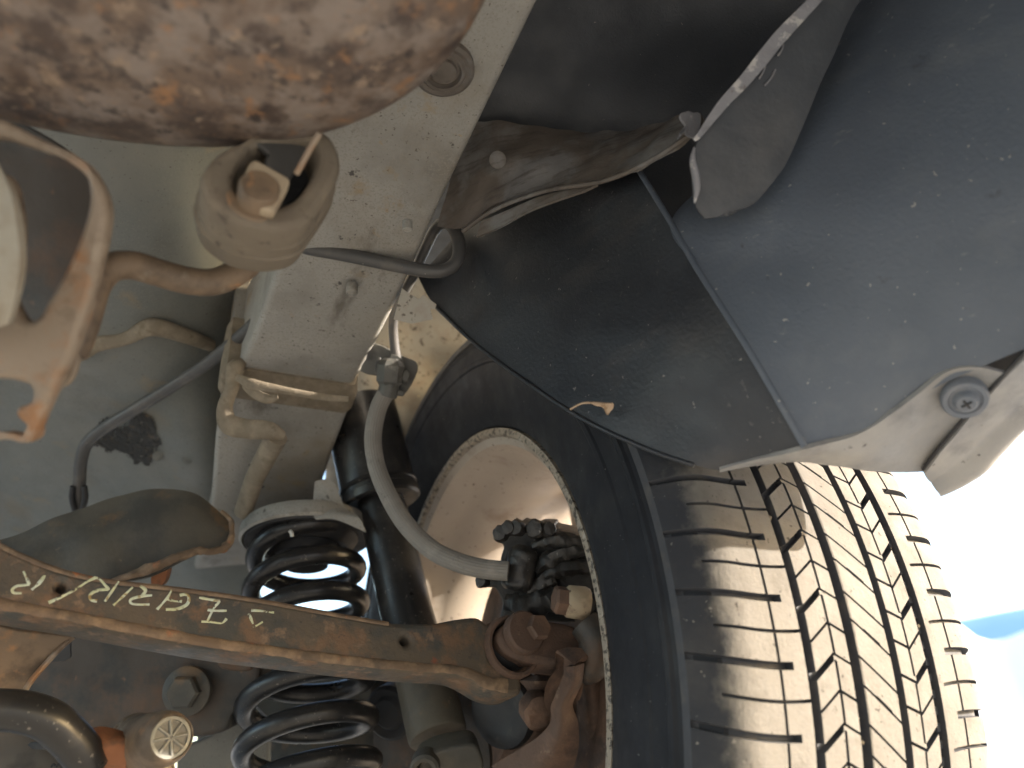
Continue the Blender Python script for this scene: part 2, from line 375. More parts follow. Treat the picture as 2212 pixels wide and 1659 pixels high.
# beads of sealer on the floor and beside the tower
tube('sealer_bead', [(150, 775, .69), (185, 752, .685), (215, 742, .685), (270, 732, .685), (325, 707, .68), (385, 720, .70), (455, 746, .735)], [.007, .009, .007, .006, .008, .0075, .006], 'sealer', body, 12, 80, flat=(CF, .4))
tube('sealer_bead', [(522, 782, .665), (508, 798, .66), (500, 840, .66), (486, 880, .66), (494, 915, .66), (530, 926, .66), (580, 930, .66), (612, 942, .665)], [.005, .008, .006, .007, .009, .0085, .008, .004], 'sealer', body, 12, 80, flat=(CF, .4))
tube('sealer_bead', [(598, 942, .672), (575, 985, .69), (548, 1040, .71), (525, 1110, .73)], [.010, .0095, .009, .009], 'sealer', body, 14, 60, flat=(CF, .4))
# stain, spot welds, plug
def decal(name, poly, target, mat, parent, step=2.5, lift=.0012, rag=9, label=None):
    """thin ragged crust lying on another part's surface"""
    from mathutils.bvhtree import BVHTree
    off = wloc(target); bt = BVHTree.FromPolygons([v_.co + off for v_ in target.data.vertices], [tuple(f.vertices) for f in target.data.polygons])
    def inside(x, y):
        q = Vector((x / 16, y / 16, 3)); x += rag * noise(q) + rag * .7 * noise(q * 3); y += rag * noise(q + Vector((9, 0, 0))) + rag * .7 * noise(q * 3 + Vector((9, 0, 0))); c = False
        for k in range(len(poly)):
            (x1, y1), (x2, y2) = poly[k - 1], poly[k]
            if (y1 > y) != (y2 > y) and x < (x2 - x1) * (y - y1) / (y2 - y1) + x1: c = not c
        return c and noise(q * 1.7) < .42
    x0, x1 = min(p[0] for p in poly) - 15, max(p[0] for p in poly) + 15; y0, y1 = min(p[1] for p in poly) - 15, max(p[1] for p in poly) + 15
    nx, ny = int((x1 - x0) / step), int((y1 - y0) / step); idx = {}; v = []; fs = []
    def vert(i, j):
        if (i, j) not in idx:
            r = ray(x0 + i * step, y0 + j * step); h = bt.ray_cast(CAM, r.normalized())
            if h[0] is None: return None
            n = h[1] if h[1].dot(CAM - h[0]) > 0 else -h[1]
            idx[i, j] = len(v); v.append(h[0] + n * (lift * (1 + .8 * noise(h[0] * 250))))
        return idx[i, j]
    for i in range(nx):
        for j in range(ny):
            if inside(x0 + (i + .5) * step, y0 + (j + .5) * step):
                q = [vert(i, j), vert(i + 1, j), vert(i + 1, j + 1), vert(i, j + 1)]
                if None not in q: fs.append(q)
    return obj(name, v, fs, mat, parent, label=label)
decal('tar_patch', [(222, 905), (245, 900), (262, 925), (300, 892), (330, 895), (338, 925), (346, 955), (330, 985), (318, 1005), (296, 1000), (270, 975), (238, 975), (205, 962)], floor, 'tar', body)
for (px, py) in ((375, 920), (404, 993), (340, 985), (345, 905)):
    p = W(px, py, .783); lathe('spot_weld', p, CAM - p, [(-.006, .0048), (.001, .0048), (.0018, .003), (.0012, 0)], 'floor', body, 18)
for (px, py, r) in ((958, 150, 62),):
    p = onplane(px, py, Vector((0, 0, .645)), Z); s = r / FPX * .5
    lathe('drain_plug', p, -Z + Vector((0, -.08, 0)), [(-.003, s), (.0015, s), (.003, s * .88), (.002, s * .75), (.004, s * .66), (.004, s * .58), (.001, s * .52), (.0012, s * .44), (.003, s * .40), (.003, 0)], 'sealer_grey', fr, 40)
for (px, py, r) in ((700, 786, .0062), (760, 632, .0045), (880, 497, .0035)):
    p = onplane(px, py, Vector((0, 0, .6)), Z); lathe('spot_weld', p + Z * .003, -Z, [(-.004, r), (.0032, r), (.0036, r * .8), (.003, r * .75), (.0032, 0)], 'paint', body, 20)
# wheelhouse seen past the rail, paler than the rail, with yellow flecks
wh = sheet('wheelhouse_panel', [
    [(700, 560, .86), (820, 560, .84), (900, 580, .83), (1000, 640, .84), (1120, 700, .86)],
    [(700, 750, .88), (800, 730, .86), (900, 740, .86), (980, 760, .87), (1120, 800, .88)],
    [(700, 950, .92), (780, 930, .88), (880, 930, .90), (960, 950, .92), (1120, 960, .93)],
    [(700, 1150, .95), (780, 1120, .93), (880, 1120, .95), (960, 1120, .96), (1120, 1100, .98)]], 'wheelhouse', body, 50, 40, .002, .006, 25)
plate('panel_tab', [(868, 622), (884, 634), (905, 646), (914, 637), (943, 657), (940, 668), (930, 668), (936, 690), (890, 700), (850, 690)], W(905, 655, .60), CAM - W(905, 655, .6), .0015, 'wheelhouse', body, .0004, sub=1)
# dark rear quarter inside, brushed flange below it
sheet('quarter_panel', [
    [(1000, -300, .50), (1250, -300, .50), (1500, -300, .50), (1800, -300, .50), (2300, -300, .46)],
    [(1040, 0, .54), (1250, 0, .55), (1450, 0, .56), (1700, 0, .55), (2000, 0, .52)],
    [(1020, 230, .57), (1200, 240, .57), (1400, 240, .56), (1560, 260, .54), (1750, 300, .52)],
    [(1010, 300, .60), (1200, 360, .60), (1400, 560, .58), (1560, 620, .57), (1750, 700, .52)]], 'quarter', body, 40, 30, .002, .002, 30)
fl = sheet('quarter_flange', [
    [(1000, 262, .575), (1075, 262, .568), (1150, 270, .56), (1290, 284, .545), (1400, 272, .52), (1470, 250, .49), (1512, 243, .47)],
    [(970, 400, .575), (1050, 370, .555), (1150, 345, .54), (1290, 330, .52), (1390, 310, .495), (1470, 275, .47), (1515, 252, .455)],
    [(945, 490, .585), (1000, 490, .57), (1070, 440, .55), (1180, 405, .525), (1300, 385, .495), (1400, 345, .47), (1505, 278, .45)]],
    'sealer_grey', body, 60, 20, .003, .003, 60)
tube('flange_edge', [(1000, 500, .57), (1070, 452, .547), (1180, 412, .522), (1300, 392, .493), (1400, 350, .468), (1505, 282, .448)], .0016, 'sealer_grey', body, 8, 60)
sheet('flange_lip', [[(1040, 478, .553), (1100, 452, .54), (1180, 420, .525), (1290, 398, .50)], [(1028, 512, .555), (1080, 490, .542), (1150, 452, .528), (1260, 412, .505)]], 'sealer_grey', body, 30, 6, .002)
plate('torn_corner', [(1470, 248), (1490, 240), (1515, 246), (1512, 285), (1500, 300), (1480, 285), (1466, 300), (1478, 270)], W(1490, 268, .44), CF + X * .4, .002, 'lip', body, .0005, sub=3, jag=.002)
p = W(1075, 345, .545); lathe('spot_weld', p, CAM - p, [(-.004, .006), (.001, .006), (.0018, .004), (.001, 0)], 'sealer_grey', body, 24)
# trunk floor and roof of the arch above everything in view
obj('trunk_floor', [(-1.3, -.45, .78), (.50, -.45, .78), (.50, 1.0, .86), (-1.3, 1.0, .86), (-1.3, -.45, .80), (.50, -.45, .80), (.50, 1.0, .88), (-1.3, 1.0, .88)],
    [(0, 1, 2, 3), (4, 5, 6, 7), (0, 1, 5, 4), (1, 2, 6, 5), (2, 3, 7, 6), (3, 0, 4, 7)], 'dark', body, False)
obj('cabin_floor', [(-1.3, 1.15, .86), (.06, 1.15, .86), (.06, 1.35, .30), (-1.3, 1.35, .30), (-1.3, 1.17, .86), (.06, 1.17, .86), (.06, 1.37, .30), (-1.3, 1.37, .30)],
    [(0, 1, 2, 3), (4, 5, 6, 7), (0, 1, 5, 4), (1, 2, 6, 5), (2, 3, 7, 6), (3, 0, 4, 7)], 'dark', body, False)

# ================================================================== wheel arch liner, bumper
liner = thing('wheel_arch_liner', 'black plastic wheel arch liner curving behind and over the tyre', 'wheel liner', tuple(W(1500, 1000, .42)))
sheet('inner_wall', [
    [(905, 600, .63), (940, 660, .615), (1030, 745, .555), (1160, 840, .49), (1270, 910, .452), (1400, 970, .428), (1500, 1004, .415), (1560, 1016, .412)],
    [(1010, 480, .61), (1080, 560, .57), (1160, 650, .52), (1280, 740, .47), (1380, 820, .44), (1490, 890, .42), (1580, 950, .408), (1630, 1000, .404)],
    [(1120, 380, .60), (1220, 450, .55), (1320, 540, .495), (1400, 640, .452), (1470, 720, .428), (1560, 820, .41), (1640, 905, .400), (1690, 985, .396)],
    [(1290, 290, .58), (1390, 380, .49), (1440, 465, .46), (1500, 570, .435), (1560, 665, .418), (1620, 760, .405), (1690, 880, .395), (1741, 970, .39)]],
    'liner', liner, 70, 40, .002, .0012, 25)
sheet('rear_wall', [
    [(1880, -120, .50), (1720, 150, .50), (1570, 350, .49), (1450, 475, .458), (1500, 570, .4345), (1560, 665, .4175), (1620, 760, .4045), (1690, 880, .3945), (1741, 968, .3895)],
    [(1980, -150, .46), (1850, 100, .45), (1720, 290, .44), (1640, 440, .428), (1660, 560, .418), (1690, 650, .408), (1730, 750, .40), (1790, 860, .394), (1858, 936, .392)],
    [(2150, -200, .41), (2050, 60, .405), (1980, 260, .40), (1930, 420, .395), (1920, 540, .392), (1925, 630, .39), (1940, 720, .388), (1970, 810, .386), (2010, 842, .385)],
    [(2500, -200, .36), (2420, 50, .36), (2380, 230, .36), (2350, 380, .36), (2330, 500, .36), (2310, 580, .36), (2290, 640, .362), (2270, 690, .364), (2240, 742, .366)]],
    'liner_glare', liner, 70, 50, .002, .001, 12)  # same black liner; the lighter tint is painted glare
tube('crease_rib', [(1380, 368, .488), (1440, 465, .4585), (1500, 570, .434), (1560, 665, .417), (1620, 760, .404), (1690, 880, .394), (1738, 964, .3895)], .0018, 'liner_glare', liner, 12, 60, flat=(CF, .35))
tube('edge_bead', [(940, 662, .613), (1030, 746, .554), (1160, 841, .489), (1270, 911, .451), (1400, 971, .427), (1500, 1005, .4145)], .0014, 'liner', liner, 8, 60)
fp = sheet('torn_flap', [
    [(1830, -90, .42), (1755, -5, .42), (1680, 75, .418), (1610, 165, .416), (1555, 225, .414), (1512, 290, .412), (1497, 360, .411), (1500, 435, .411), (1522, 472, .411)],
    [(1900, -90, .43), (1820, 0, .425), (1755, 90, .42), (1700, 180, .418), (1655, 250, .416), (1620, 320, .414), (1590, 380, .412), (1565, 430, .411), (1550, 468, .411)],
    [(1960, -90, .44), (1856, 5, .43), (1805, 110, .425), (1768, 190, .422), (1738, 265, .42), (1700, 350, .417), (1660, 405, .415), (1625, 442, .413), (1575, 458, .411)]],
    'flap', liner, 50, 16, .002, .0008, 60, label='charcoal torn flap hanging at the top of the liner')
sheet('torn_lip', [
    [(1825, -90, .412), (1748, -5, .412), (1672, 72, .411), (1603, 160, .410), (1550, 222, .409), (1508, 286, .408), (1497, 300, .408)],
    [(1850, -85, .414), (1775, 2, .413), (1700, 85, .412), (1628, 172, .411), (1570, 232, .410), (1520, 290, .408), (1503, 305, .408)]], 'lip', fp, 50, 4, .0015, .0012, 200)
tube('torn_fold', [(1500, 318, .4095), (1496, 345, .409), (1503, 380, .409), (1505, 410, .409), (1500, 438, .4095)], [.0005, .0016, .0022, .0018, .0006], 'lip', fp, 8, 40)
for (a, b) in (((1640, 170), (1655, 130)), ((1652, 185), (1675, 150)), ((1680, 120), (1692, 95))):
    tube('scratch', [(a[0], a[1], .4155), ((a[0] + b[0]) / 2 + 3, (a[1] + b[1]) / 2, .416), (b[0], b[1], .4165)], .0005, 'lip', fp, 6, 10)

bump = thing('rear_bumper', 'dusty grey plastic bumper corner with screw at the edge of the wheel arch', 'bumper', tuple(W(1990, 1012, .43)))
strip = sheet('return_flange', [
    [(1555, 1016, .41), (1650, 990, .40), (1741, 970, .389), (1858, 937, .391), (1941, 884, .387), (2040, 808, .380), (2108, 793, .376), (2172, 806, .374)],
    [(1555, 1018, .411), (1650, 998, .402), (1741, 984, .396), (1858, 975, .40), (1941, 950, .402), (2010, 905, .398), (2060, 890, .395), (2085, 898, .393)],
    [(1555, 1021, .412), (1640, 1008, .408), (1712, 998, .408), (1808, 1010, .415), (1875, 1018, .42), (1930, 1020, .424), (1968, 1021, .426), (2000, 1020, .428)]],
    'bumper', bump, 70, 20, .0025, .0012, 50)
cov = sheet('cover', [
    [(2420, 500, .35), (2330, 620, .355), (2212, 757, .368), (2161, 812, .377), (2115, 862, .387), (2070, 915, .398), (2020, 976, .413), (1992, 1014, .424)],
    [(2460, 620, .365), (2360, 720, .372), (2240, 825, .388), (2185, 875, .398), (2135, 922, .408), (2090, 965, .417), (2040, 1008, .425), (2004, 1033, .43)],
    [(2500, 700, .385), (2400, 800, .395), (2280, 850, .41), (2212, 893, .42), (2165, 944, .428), (2120, 992, .434), (2075, 1022, .437), (2030, 1036, .437)],
    [W(2500, 700, .385) + Vector((.03, 0, .10)), W(2400, 800, .395) + Vector((.03, 0, .10)), W(2280, 850, .41) + Vector((.03, 0, .10)), W(2212, 893, .42) + Vector((.03, 0, .10)), W(2165, 944, .428) + Vector((.03, .0, .10)), W(2120, 992, .434) + Vector((.03, .0, .10)), W(2075, 1022, .437) + Vector((.03, 0, .10)), W(2030, 1036, .437) + Vector((.03, 0, .10))],
    [W(2500, 700, .385) + Vector((.05, 0, .35)), W(2400, 800, .395) + Vector((.05, 0, .35)), W(2280, 850, .41) + Vector((.05, 0, .35)), W(2212, 893, .42) + Vector((.05, 0, .35)), W(2165, 944, .428) + Vector((.05, 0, .35)), W(2120, 992, .434) + Vector((.05, 0, .35)), W(2075, 1022, .437) + Vector((.05, 0, .35)), W(2030, 1036, .437) + Vector((.05, 0, .35))]],
    'bumper', bump, 60, 50, .003, .0008, 60)
def skirt(pts, z0, name):
    r0 = [Vector((x, y, z0)) for (x, y) in pts]; r1 = [Vector((x * 1.02, y * 1.02 - .005, z0 + .12)) for (x, y) in pts]; r2 = [Vector((x * 1.02, y * 1.02 - .01, z0 + .42)) for (x, y) in pts]
    ri = [Vector((x * .93, y * .9, z0 + .012)) for (x, y) in pts]
    return sheet(name, [ri, r0, r1, r2], 'bumper', bump, 50, 20, .003)
skirt([(.505, .13), (.50, -.1), (.47, -.3), (.36, -.45), (.1, -.52), (-.4, -.55), (-.9, -.53), (-1.3, -.4)], .40, 'rear_skirt')
tube('panel_gap', [(2212, 762, .3665), (2161, 817, .376), (2115, 866, .386), (2070, 918, .397), (2020, 979, .412), (1994, 1014, .423)], .0009, 'blackrub', bump, 8, 50)
ps = W(2084, 862, .3825); an = ((CAM - ps).normalized() + Vector((0, 0, -.9))).normalized()
sw = lathe('trim_screw', ps, an, [(-.006, .0108), (.0008, .0108), (.0020, .0100), (.0022, .0078), (.0014, .0070), (.0016, .0058), (.0038, .0054), (.0050, .0042), (.0052, 0)], 'screw', bump, 40)
for k in (0, 1):
    u = an.orthogonal().normalized(); u = Matrix.Rotation(k * math.pi / 2 + .5, 3, an) @ u
    tube('cross_recess', [ps + an * .0053 - u * .0026, ps + an * .0053, ps + an * .0053 + u * .0026], .0006, 'blackrub', sw, 6, 4)
lf = thing('dry_leaf', 'shrivelled brown leaf stuck to the black liner above the tyre', 'leaf', tuple(W(1300, 880, .437)))
tube('stem', [(1232, 884, .446), (1255, 872, .441), (1280, 870, .438), (1322, 873, .434)], .0006, 'leaf', lf, 6, 20)
plate('blade', [(1278, 870), (1300, 872), (1324, 870), (1322, 884), (1312, 896), (1304, 882), (1290, 878)], W(1300, 878, .434), CF + Vector((0, 0, .1)), .0008, 'leaf', lf, .0002, sub=3, jag=.001)

# ================================================================== wheel
wheel = thing('wheel', 'rear wheel with dusty tan tread and brown alloy rim seen from its inner side', 'wheel', (XW, YW, 0))
WC = Vector((XW, YW, ZW))
def rt(a):
    b = abs(a); r = .3355 - .45 * a * a
    if b > .08: r -= (b - .08) ** 2 * 22
    return r
ty = lathe('tyre', WC, X, [(-.080, .218), (-.088, .2225), (-.0935, .2245), (-.0975, .2285), (-.1035, .243), (-.1075, .26), (-.1095, .272), (-.1092, .278), (-.1104, .2795), (-.1104, .283), (-.1092, .2845), (-.1090, .292), (-.1092, .298),
      (-.1108, .3005), (-.1100, .3030), (-.1080, .3045), (-.1062, .308), (-.102, .315), (-.094, .3225), (-.08, .3265), (-.04, .3278), (0, .3282), (.04, .3278), (.08, .3255), (.098, .318), (.108, .303), (.115, .28), (.1155, .265), (.108, .238), (.098, .22), (.088, .214)],
      'side', wheel, 160, sharp=25, cap=False)
NP = 62
def ribmesh(a0, a1, cols, shape, feats, name, line=None, wall=(.0075, .0075), shoulder=0):
    """one rib of tread blocks: rows follow the sipes; feats = (phase, width m, depth m, a-from, a-to)"""
    P = 2 * math.pi / NP; e = .0003 / .335 / P
    iv_ = [(f[0] - f[1] / .67 / P, f[0] + f[1] / .67 / P, f) for f in feats]
    ph_ = []
    for (p0, p1, f) in iv_: ph_ += [p0 - e, p0, p1, p1 + e]
    ph_ = sorted(ph_); full = []
    for i, q in enumerate(ph_):
        full.append(q); nx = ph_[i + 1] if i + 1 < len(ph_) else ph_[0] + 1
        if nx - q > .12: full.append((q + nx) / 2)
    out = [(q, [f for (p0, p1, f) in iv_ if p0 - 1e-7 <= q <= p1 + 1e-7]) for q in full]
    A = []
    for i in range(cols + 1): A.append(a0 + (a1 - a0) * i / cols)
    for ft in feats:                            # crisp ends of the notches
        for e in (ft[3], ft[4]):
            if a0 < e < a1: A += [e, e + .0003]
    if line is not None: A += [line - .0009, line - .0006, line + .0006, line + .0009]
    A = sorted(set(round(x, 5) for x in A))
    v = []; fs = []
    prof = [('w', A[0])] + [('s', x) for x in A] + [('w', A[-1])]
    nr = NP * len(out)
    dep = []
    for k in range(NP):
        for (ph, fl_) in out:
            for ci, (kind, x) in enumerate(prof):
                th = (k + ph + shape((x - a0) / (a1 - a0))) * P
                r = rt(x); d = 0
                if kind == 'w': d = wall[0] if ci == 0 else wall[1]
                else:
                    for ft in fl_:
                        if ft[3] - 1e-5 <= x <= ft[4] + 1e-5: d = max(d, ft[2])
                    if line is not None and abs(x - line) < .00065 and not any(f[1] > .002 for f in fl_): d = max(d, .004)
                    if d == 0 and (ci == 1 and shoulder <= 0 or ci == len(prof) - 2 and shoulder >= 0): d = .0004
                r -= d; dep.append(d)
                v.append((XW + x, YW - r * math.cos(th), ZW + r * math.sin(th)))
    m = len(prof); mi = []
    for j in range(nr):
        j2 = (j + 1) % nr
        for i in range(m - 1):
            q = (j * m + i, j * m + i + 1, j2 * m + i + 1, j2 * m + i); fs.append(q)
            mi.append(1 if max(dep[t] for t in q) > .002 else 0)
    o = obj(name, v, fs, 'tread', ty, sharp=30); o.data.materials.append(MT['groove'])
    o.data.polygons.foreach_set('material_index', mi); return o
ribmesh(-.1075, -.0472, 16, lambda s: -.16 + .30 * (1 - s) ** 2 + .12 * s, [(.25, .0034, .0055, -.1074, -.0555), (.75, .0012, .004, -.094, -.0473)], 'tread_rib', -.0640, (.006, .0075), 1)
ribmesh(-.0412, -.0162, 8, lambda s: (.30 * s / .58 if s < .58 else .30 - .15 * (s - .58) / .42), [(.05, .0036, .005, -.0412, -.0275), (.085, .0012, .004, -.0276, -.0163), (.55, .0011, .004, -.0411, -.0163)], 'tread_rib', -.0262)
ribmesh(-.0088, .0152, 6, lambda s: .25 - .55 * s, [(.1, .0011, .004, -.0080, .0151), (.66, .0011, .004, -.0080, .0151), (.672, .0018, .004, .001, .009)], 'tread_rib')
ribmesh(.0212, .0440, 8, lambda s: (-.12 * s / .5 if s < .5 else -.12 + .26 * (s - .5) / .5), [(.10, .0040, .005, .0335, .0440), (.07, .0012, .004, .0213, .0336), (.6, .0012, .004, .0213, .0439)], 'tread_rib', .0318)
ribmesh(.0520, .1040, 14, lambda s: .2 + .25 * s - .25 * s * s, [(.2, .0036, .005, .066, .1039), (.7, .0013, .004, .058, .096)], 'tread_rib', .0690, (.0075, .006), -1)
# little bars on the groove floors
for (gx, nb) in ((.0182, 240), (.048, 240)):
    v = []; fs = []
    for k in range(nb):
        t0 = 2 * math.pi * k / nb; t1 = t0 + 2 * math.pi / nb * .5; b = len(v)
        for rr in (.325, .3305):
            for (x, t) in ((gx - .003, t0), (gx + .004, t0), (gx + .004, t1), (gx - .003, t1)): v.append((XW + x, YW - rr * math.cos(t), ZW + rr * math.sin(t)))
        fs += [(b, b + 1, b + 5, b + 4), (b + 1, b + 2, b + 6, b + 5), (b + 2, b + 3, b + 7, b + 6), (b + 3, b, b + 4, b + 7), (b + 4, b + 5, b + 6, b + 7)]
    o = obj('groove_bars', v, fs, 'groove', ty, False); o['kind'] = 'stuff'
v = []; fs = []
for k in range(46):
    a = random.choice((-.0442, -.0125, .0182, .048)) + random.uniform(-.0015, .0015); t = random.uniform(-.5, .9); r = .3300 + random.uniform(-.001, .002); q = random.uniform(.0009, .0019); b = len(v)
    c = Vector((XW + a, YW - r * math.cos(t), ZW + r * math.sin(t)))
    for d in (X, -X, Y, -Y, Z, -Z): v.append(c + d * q * random.uniform(.7, 1.3))
    fs += [(b + i_, b + j_, b + k_) for i_ in (0, 1) for j_ in (2, 3) for k_ in (4, 5)]
o = obj('grit', v, fs, 'tan', ty, False); o['kind'] = 'stuff'
rim = lathe('rim', WC, X, [(-.090, .2155), (-.086, .2090), (-.078, .2070), (-.060, .2065), (-.046, .2005), (-.030, .1945), (.000, .1930), (.020, .1960), (.034, .2010), (.052, .2025), (.075, .2050), (.086, .2130), (.090, .2200),
     (.086, .2230), (.08, .216), (.04, .212), (0, .2), (-.04, .207), (-.08, .2155), (-.086, .222)], 'rim', wheel, 160, closed=True, sharp=30)
lathe('rim_flange', WC, X, [(-.0905, .2150), (-.0945, .2165), (-.0955, .2195), (-.0945, .2225), (-.090, .2230), (-.0885, .2195), (-.0890, .2160)], 'flange', wheel, 160, closed=True)
for k in range(5):
    for s in (-1, 1):
        t = 2 * math.pi * k / 5 + s * .17 + .3
        er = Vector((0, math.cos(t), math.sin(t))); et = Vector((0, -math.sin(t), math.cos(t)))
        v = []
        for (r, wd, x0, x1) in ((.045, .016, .040, .075), (.12, .012, .046, .078), (.203, .015, .05, .082)):
            for (dx, dw) in ((x0, -.8), (x0, .8), (x1, 1), (x1, -1)): v.append(WC + er * r + et * wd * dw + X * dx)
        fs = [(j * 4 + i, j * 4 + (i + 1) % 4, j * 4 + 4 + (i + 1) % 4, j * 4 + 4 + i) for j in (0, 1) for i in range(4)] + [(0, 1, 2, 3), (8, 9, 10, 11)]
        obj('spoke', v, fs, 'rim', rim)
lathe('wheel_hub', WC, X, [(.03, 0), (.03, .062), (.045, .066), (.07, .06), (.08, .03), (.08, 0)], 'rim', wheel, 40)

disc = thing('brake_disc', 'red brown rusty brake disc and shield inside the rim', 'brake disc', (XW - .02, YW, ZW))
lathe('rotor', WC, X, [(-.012, .05), (-.012, .128), (-.010, .130), (.008, .130), (.010, .128), (.010, .05)], 'redrust', disc, 70)
lathe('dust_shield', WC, X, [(-.034, .04), (-.036, .10), (-.030, .135), (-.024, .142), (-.022, .142), (-.028, .134), (-.032, .10), (-.030, .04)], 'redrust', disc, 70, wob=.03)

# ================================================================== springs, damper, links
spring = thing('coil_spring', 'glossy black coil spring standing between lower arm and frame rail', 'spring', (.157, .757, .25))
sa, sb = W(660, 1178, .745), W(666, 1730, .605)
ax = (sb - sa).normalized(); su = (X - ax * X.dot(ax)).normalized(); sv = ax.cross(su)
turns = (sb - sa).length / .0345; pts = []
NS = int(turns * 40)
for i in range(NS + 1):
    t = i / NS; a = 2 * math.pi * turns * t + 1.2
    flat_ = min(1, t * turns / 1.0); rr = .0480 + .0035 * t - .003 * max(0, 1 - t * turns)
    pts.append(sa + ax * (sb - sa).length * t + (su * math.cos(a) + sv * math.sin(a)) * rr)
tube('coil', pts, .0086, 'black', spring, 16, None)
seat = thing('spring_seat', 'dusty grey ring seat with black rubber pad on top of the coil spring', 'spring seat', tuple(sa))
sc0 = W(664, 1168, .745); sn = Vector((.0, -.10, -1)).normalized()
lathe('ring', sc0, sn, [(-.016, .0595), (-.012, .0625), (-.002, .0630), (.000, .0605), (-.003, .0590), (-.012, .0580)], 'paint', seat, 60, closed=True)
lathe('rubber_pad', sc0, sn, [(-.016, .0), (-.016, .0575), (-.001, .0585), (.001, .0575), (.000, .048), (.004, .046), (.010, .038), (.008, .030), (.002, .028), (.000, 0)], 'blackrub', seat, 60)
lathe('bump_stop', sc0, sn, [(0, .030), (.008, .031), (.016, .029), (.018, .022), (.026, .020), (.028, .012), (.028, 0)], 'blackrub', seat, 40)
tube('paint_mark', [(626, 1146, .690), (630, 1152, .6895), (631, 1159, .689)], .0016, 'white', seat, 8, 10)
sheet('retaining_tab', [[(680, 1040, .72), (705, 1035, .72), (725, 1045, .72)], [(676, 1085, .712), (710, 1085, .712), (745, 1095, .715)], [(677, 1112, .700), (720, 1108, .700), (775, 1118, .70)], [(682, 1122, .697), (725, 1122, .697), (790, 1150, .70)]], 'paint', seat, 20, 16, .002)

damper = thing('shock_absorber', 'black shock absorber tube leaning between the spring and the wheel', 'shock absorber', tuple(W(960, 1640, .60)))
d0, d1, d2, d3 = W(778, 880, .80), W(823, 1080, .755), W(880, 1330, .69), W(975, 1640, .60)
tube('dust_tube', [d0, d0.lerp(d1, .5), d1], .0365, 'black', damper, 40, 8)
da = (d1 - d0).normalized()
lathe('collar', d1, da, [(-.016, .033), (-.015, .038), (-.011, .0388), (-.010, .0372), (-.006, .0372), (-.005, .0390), (.002, .0388), (.004, .036), (.003, .032)], 'black', damper, 40)
tube('upper_tube', [d1 - da * .01, d1.lerp(d2, .5), d2, d2.lerp(d3, .3)], .0232, 'black', damper, 36, 10)
q0, q1 = W(900, 1400, .665), W(946, 1590, .612)
tube('lower_body', [q0, q0.lerp(q1, .5), q0.lerp(q1, .97), q1], [.0235, .0235, .0235, .020], 'arm', damper, 36, 30)
plate('foot', [(905, 1660), (912, 1640), (945, 1622), (985, 1612), (1032, 1613), (1036, 1680), (900, 1690)], W(960, 1640, .575), CF + Vector((.2, 0, 0)), .025, 'arm', damper, .003)
p = W(918, 1658, .57); lathe('eye', p, CF, [(-.01, .011), (.003, .011), (.005, .009), (.004, .006), (-.004, .0055)], 'arm', damper, 24)

# ------------------------------------------------------------------ lateral link with chalked lettering
link = thing('lateral_link', 'rusty stamped suspension link with pale hand painted lettering across it', 'suspension link', tuple(W(560, 1370, .49)))
l0, l1 = W(0, 1250, .425), W(1100, 1400, .565)
ln = (l1 - l0).cross(Vector((0, .12, 1))).normalized()
if ln.dot(CAM - l0) < 0: ln = -ln
def LP(px, py, off=0): return onplane(px, py, l0, ln) + ln * off
plate('link_body', [(-150, 1085), (-60, 1140), (0, 1172), (60, 1200), (130, 1228), (230, 1250), (400, 1270), (560, 1293), (740, 1326), (840, 1343), (930, 1345), (985, 1336), (1030, 1332), (1052, 1345), (1062, 1342),
      (1100, 1330), (1150, 1352), (1168, 1400), (1150, 1450), (1128, 1462), (1129, 1485), (1122, 1500), (1095, 1504), (1060, 1494), (1020, 1470), (980, 1458), (900, 1453), (780, 1442), (640, 1425), (480, 1404), (300, 1372), (150, 1343), (0, 1317), (-150, 1282)],
      l0, ln, .030, 'link', link, .004, sub=4, holes=[[(132 + 11 * math.cos(a), 1269 + 9 * math.sin(a)) for a in [k * .5236 for k in range(12)]],
      [(876 + 9 * math.cos(a), 1384 + 9 * math.sin(a)) for a in [k * .5236 for k in range(12)]], [(1105 + 50 * math.cos(a), 1398 + 52 * math.sin(a)) for a in [k * .2618 for k in range(24)]]])
tube('lower_flange', [LP(x, y - 12, .0004) for (x, y) in ((-150, 1282), (0, 1317), (150, 1343), (300, 1372), (480, 1404), (640, 1425), (780, 1442), (900, 1453), (975, 1458), (1015, 1468), (1055, 1488), (1095, 1494))],
     [.0030] * 9 + [.0034, .0042, .0050], 'linkedge', link, 12, 160, flat=(ln, .35), wob=.25)
tube('upper_edge', [LP(-150, 1092, -.002), LP(0, 1178, -.002), LP(60, 1206, -.002), LP(130, 1233, -.002), LP(230, 1255, -.002), LP(400, 1275, -.002), LP(560, 1298, -.002), LP(740, 1331, -.002), LP(840, 1348, -.002)], .0022, 'linkedge', link, 10, 90)
bc = LP(1105, 1398)
lathe('bushing_sleeve', bc, ln, [(-.03, .0185), (.004, .0185), (.0055, .0195), (.0055, .0215), (.003, .0228), (-.03, .0228)], 'redrust', link, 48, closed=True)
lathe('bushing_rubber', bc, ln, [(-.028, 0), (-.028, .0184), (-.003, .0184), (-.006, .015), (-.001, .011), (-.001, 0)], 'blackrub', link, 40)
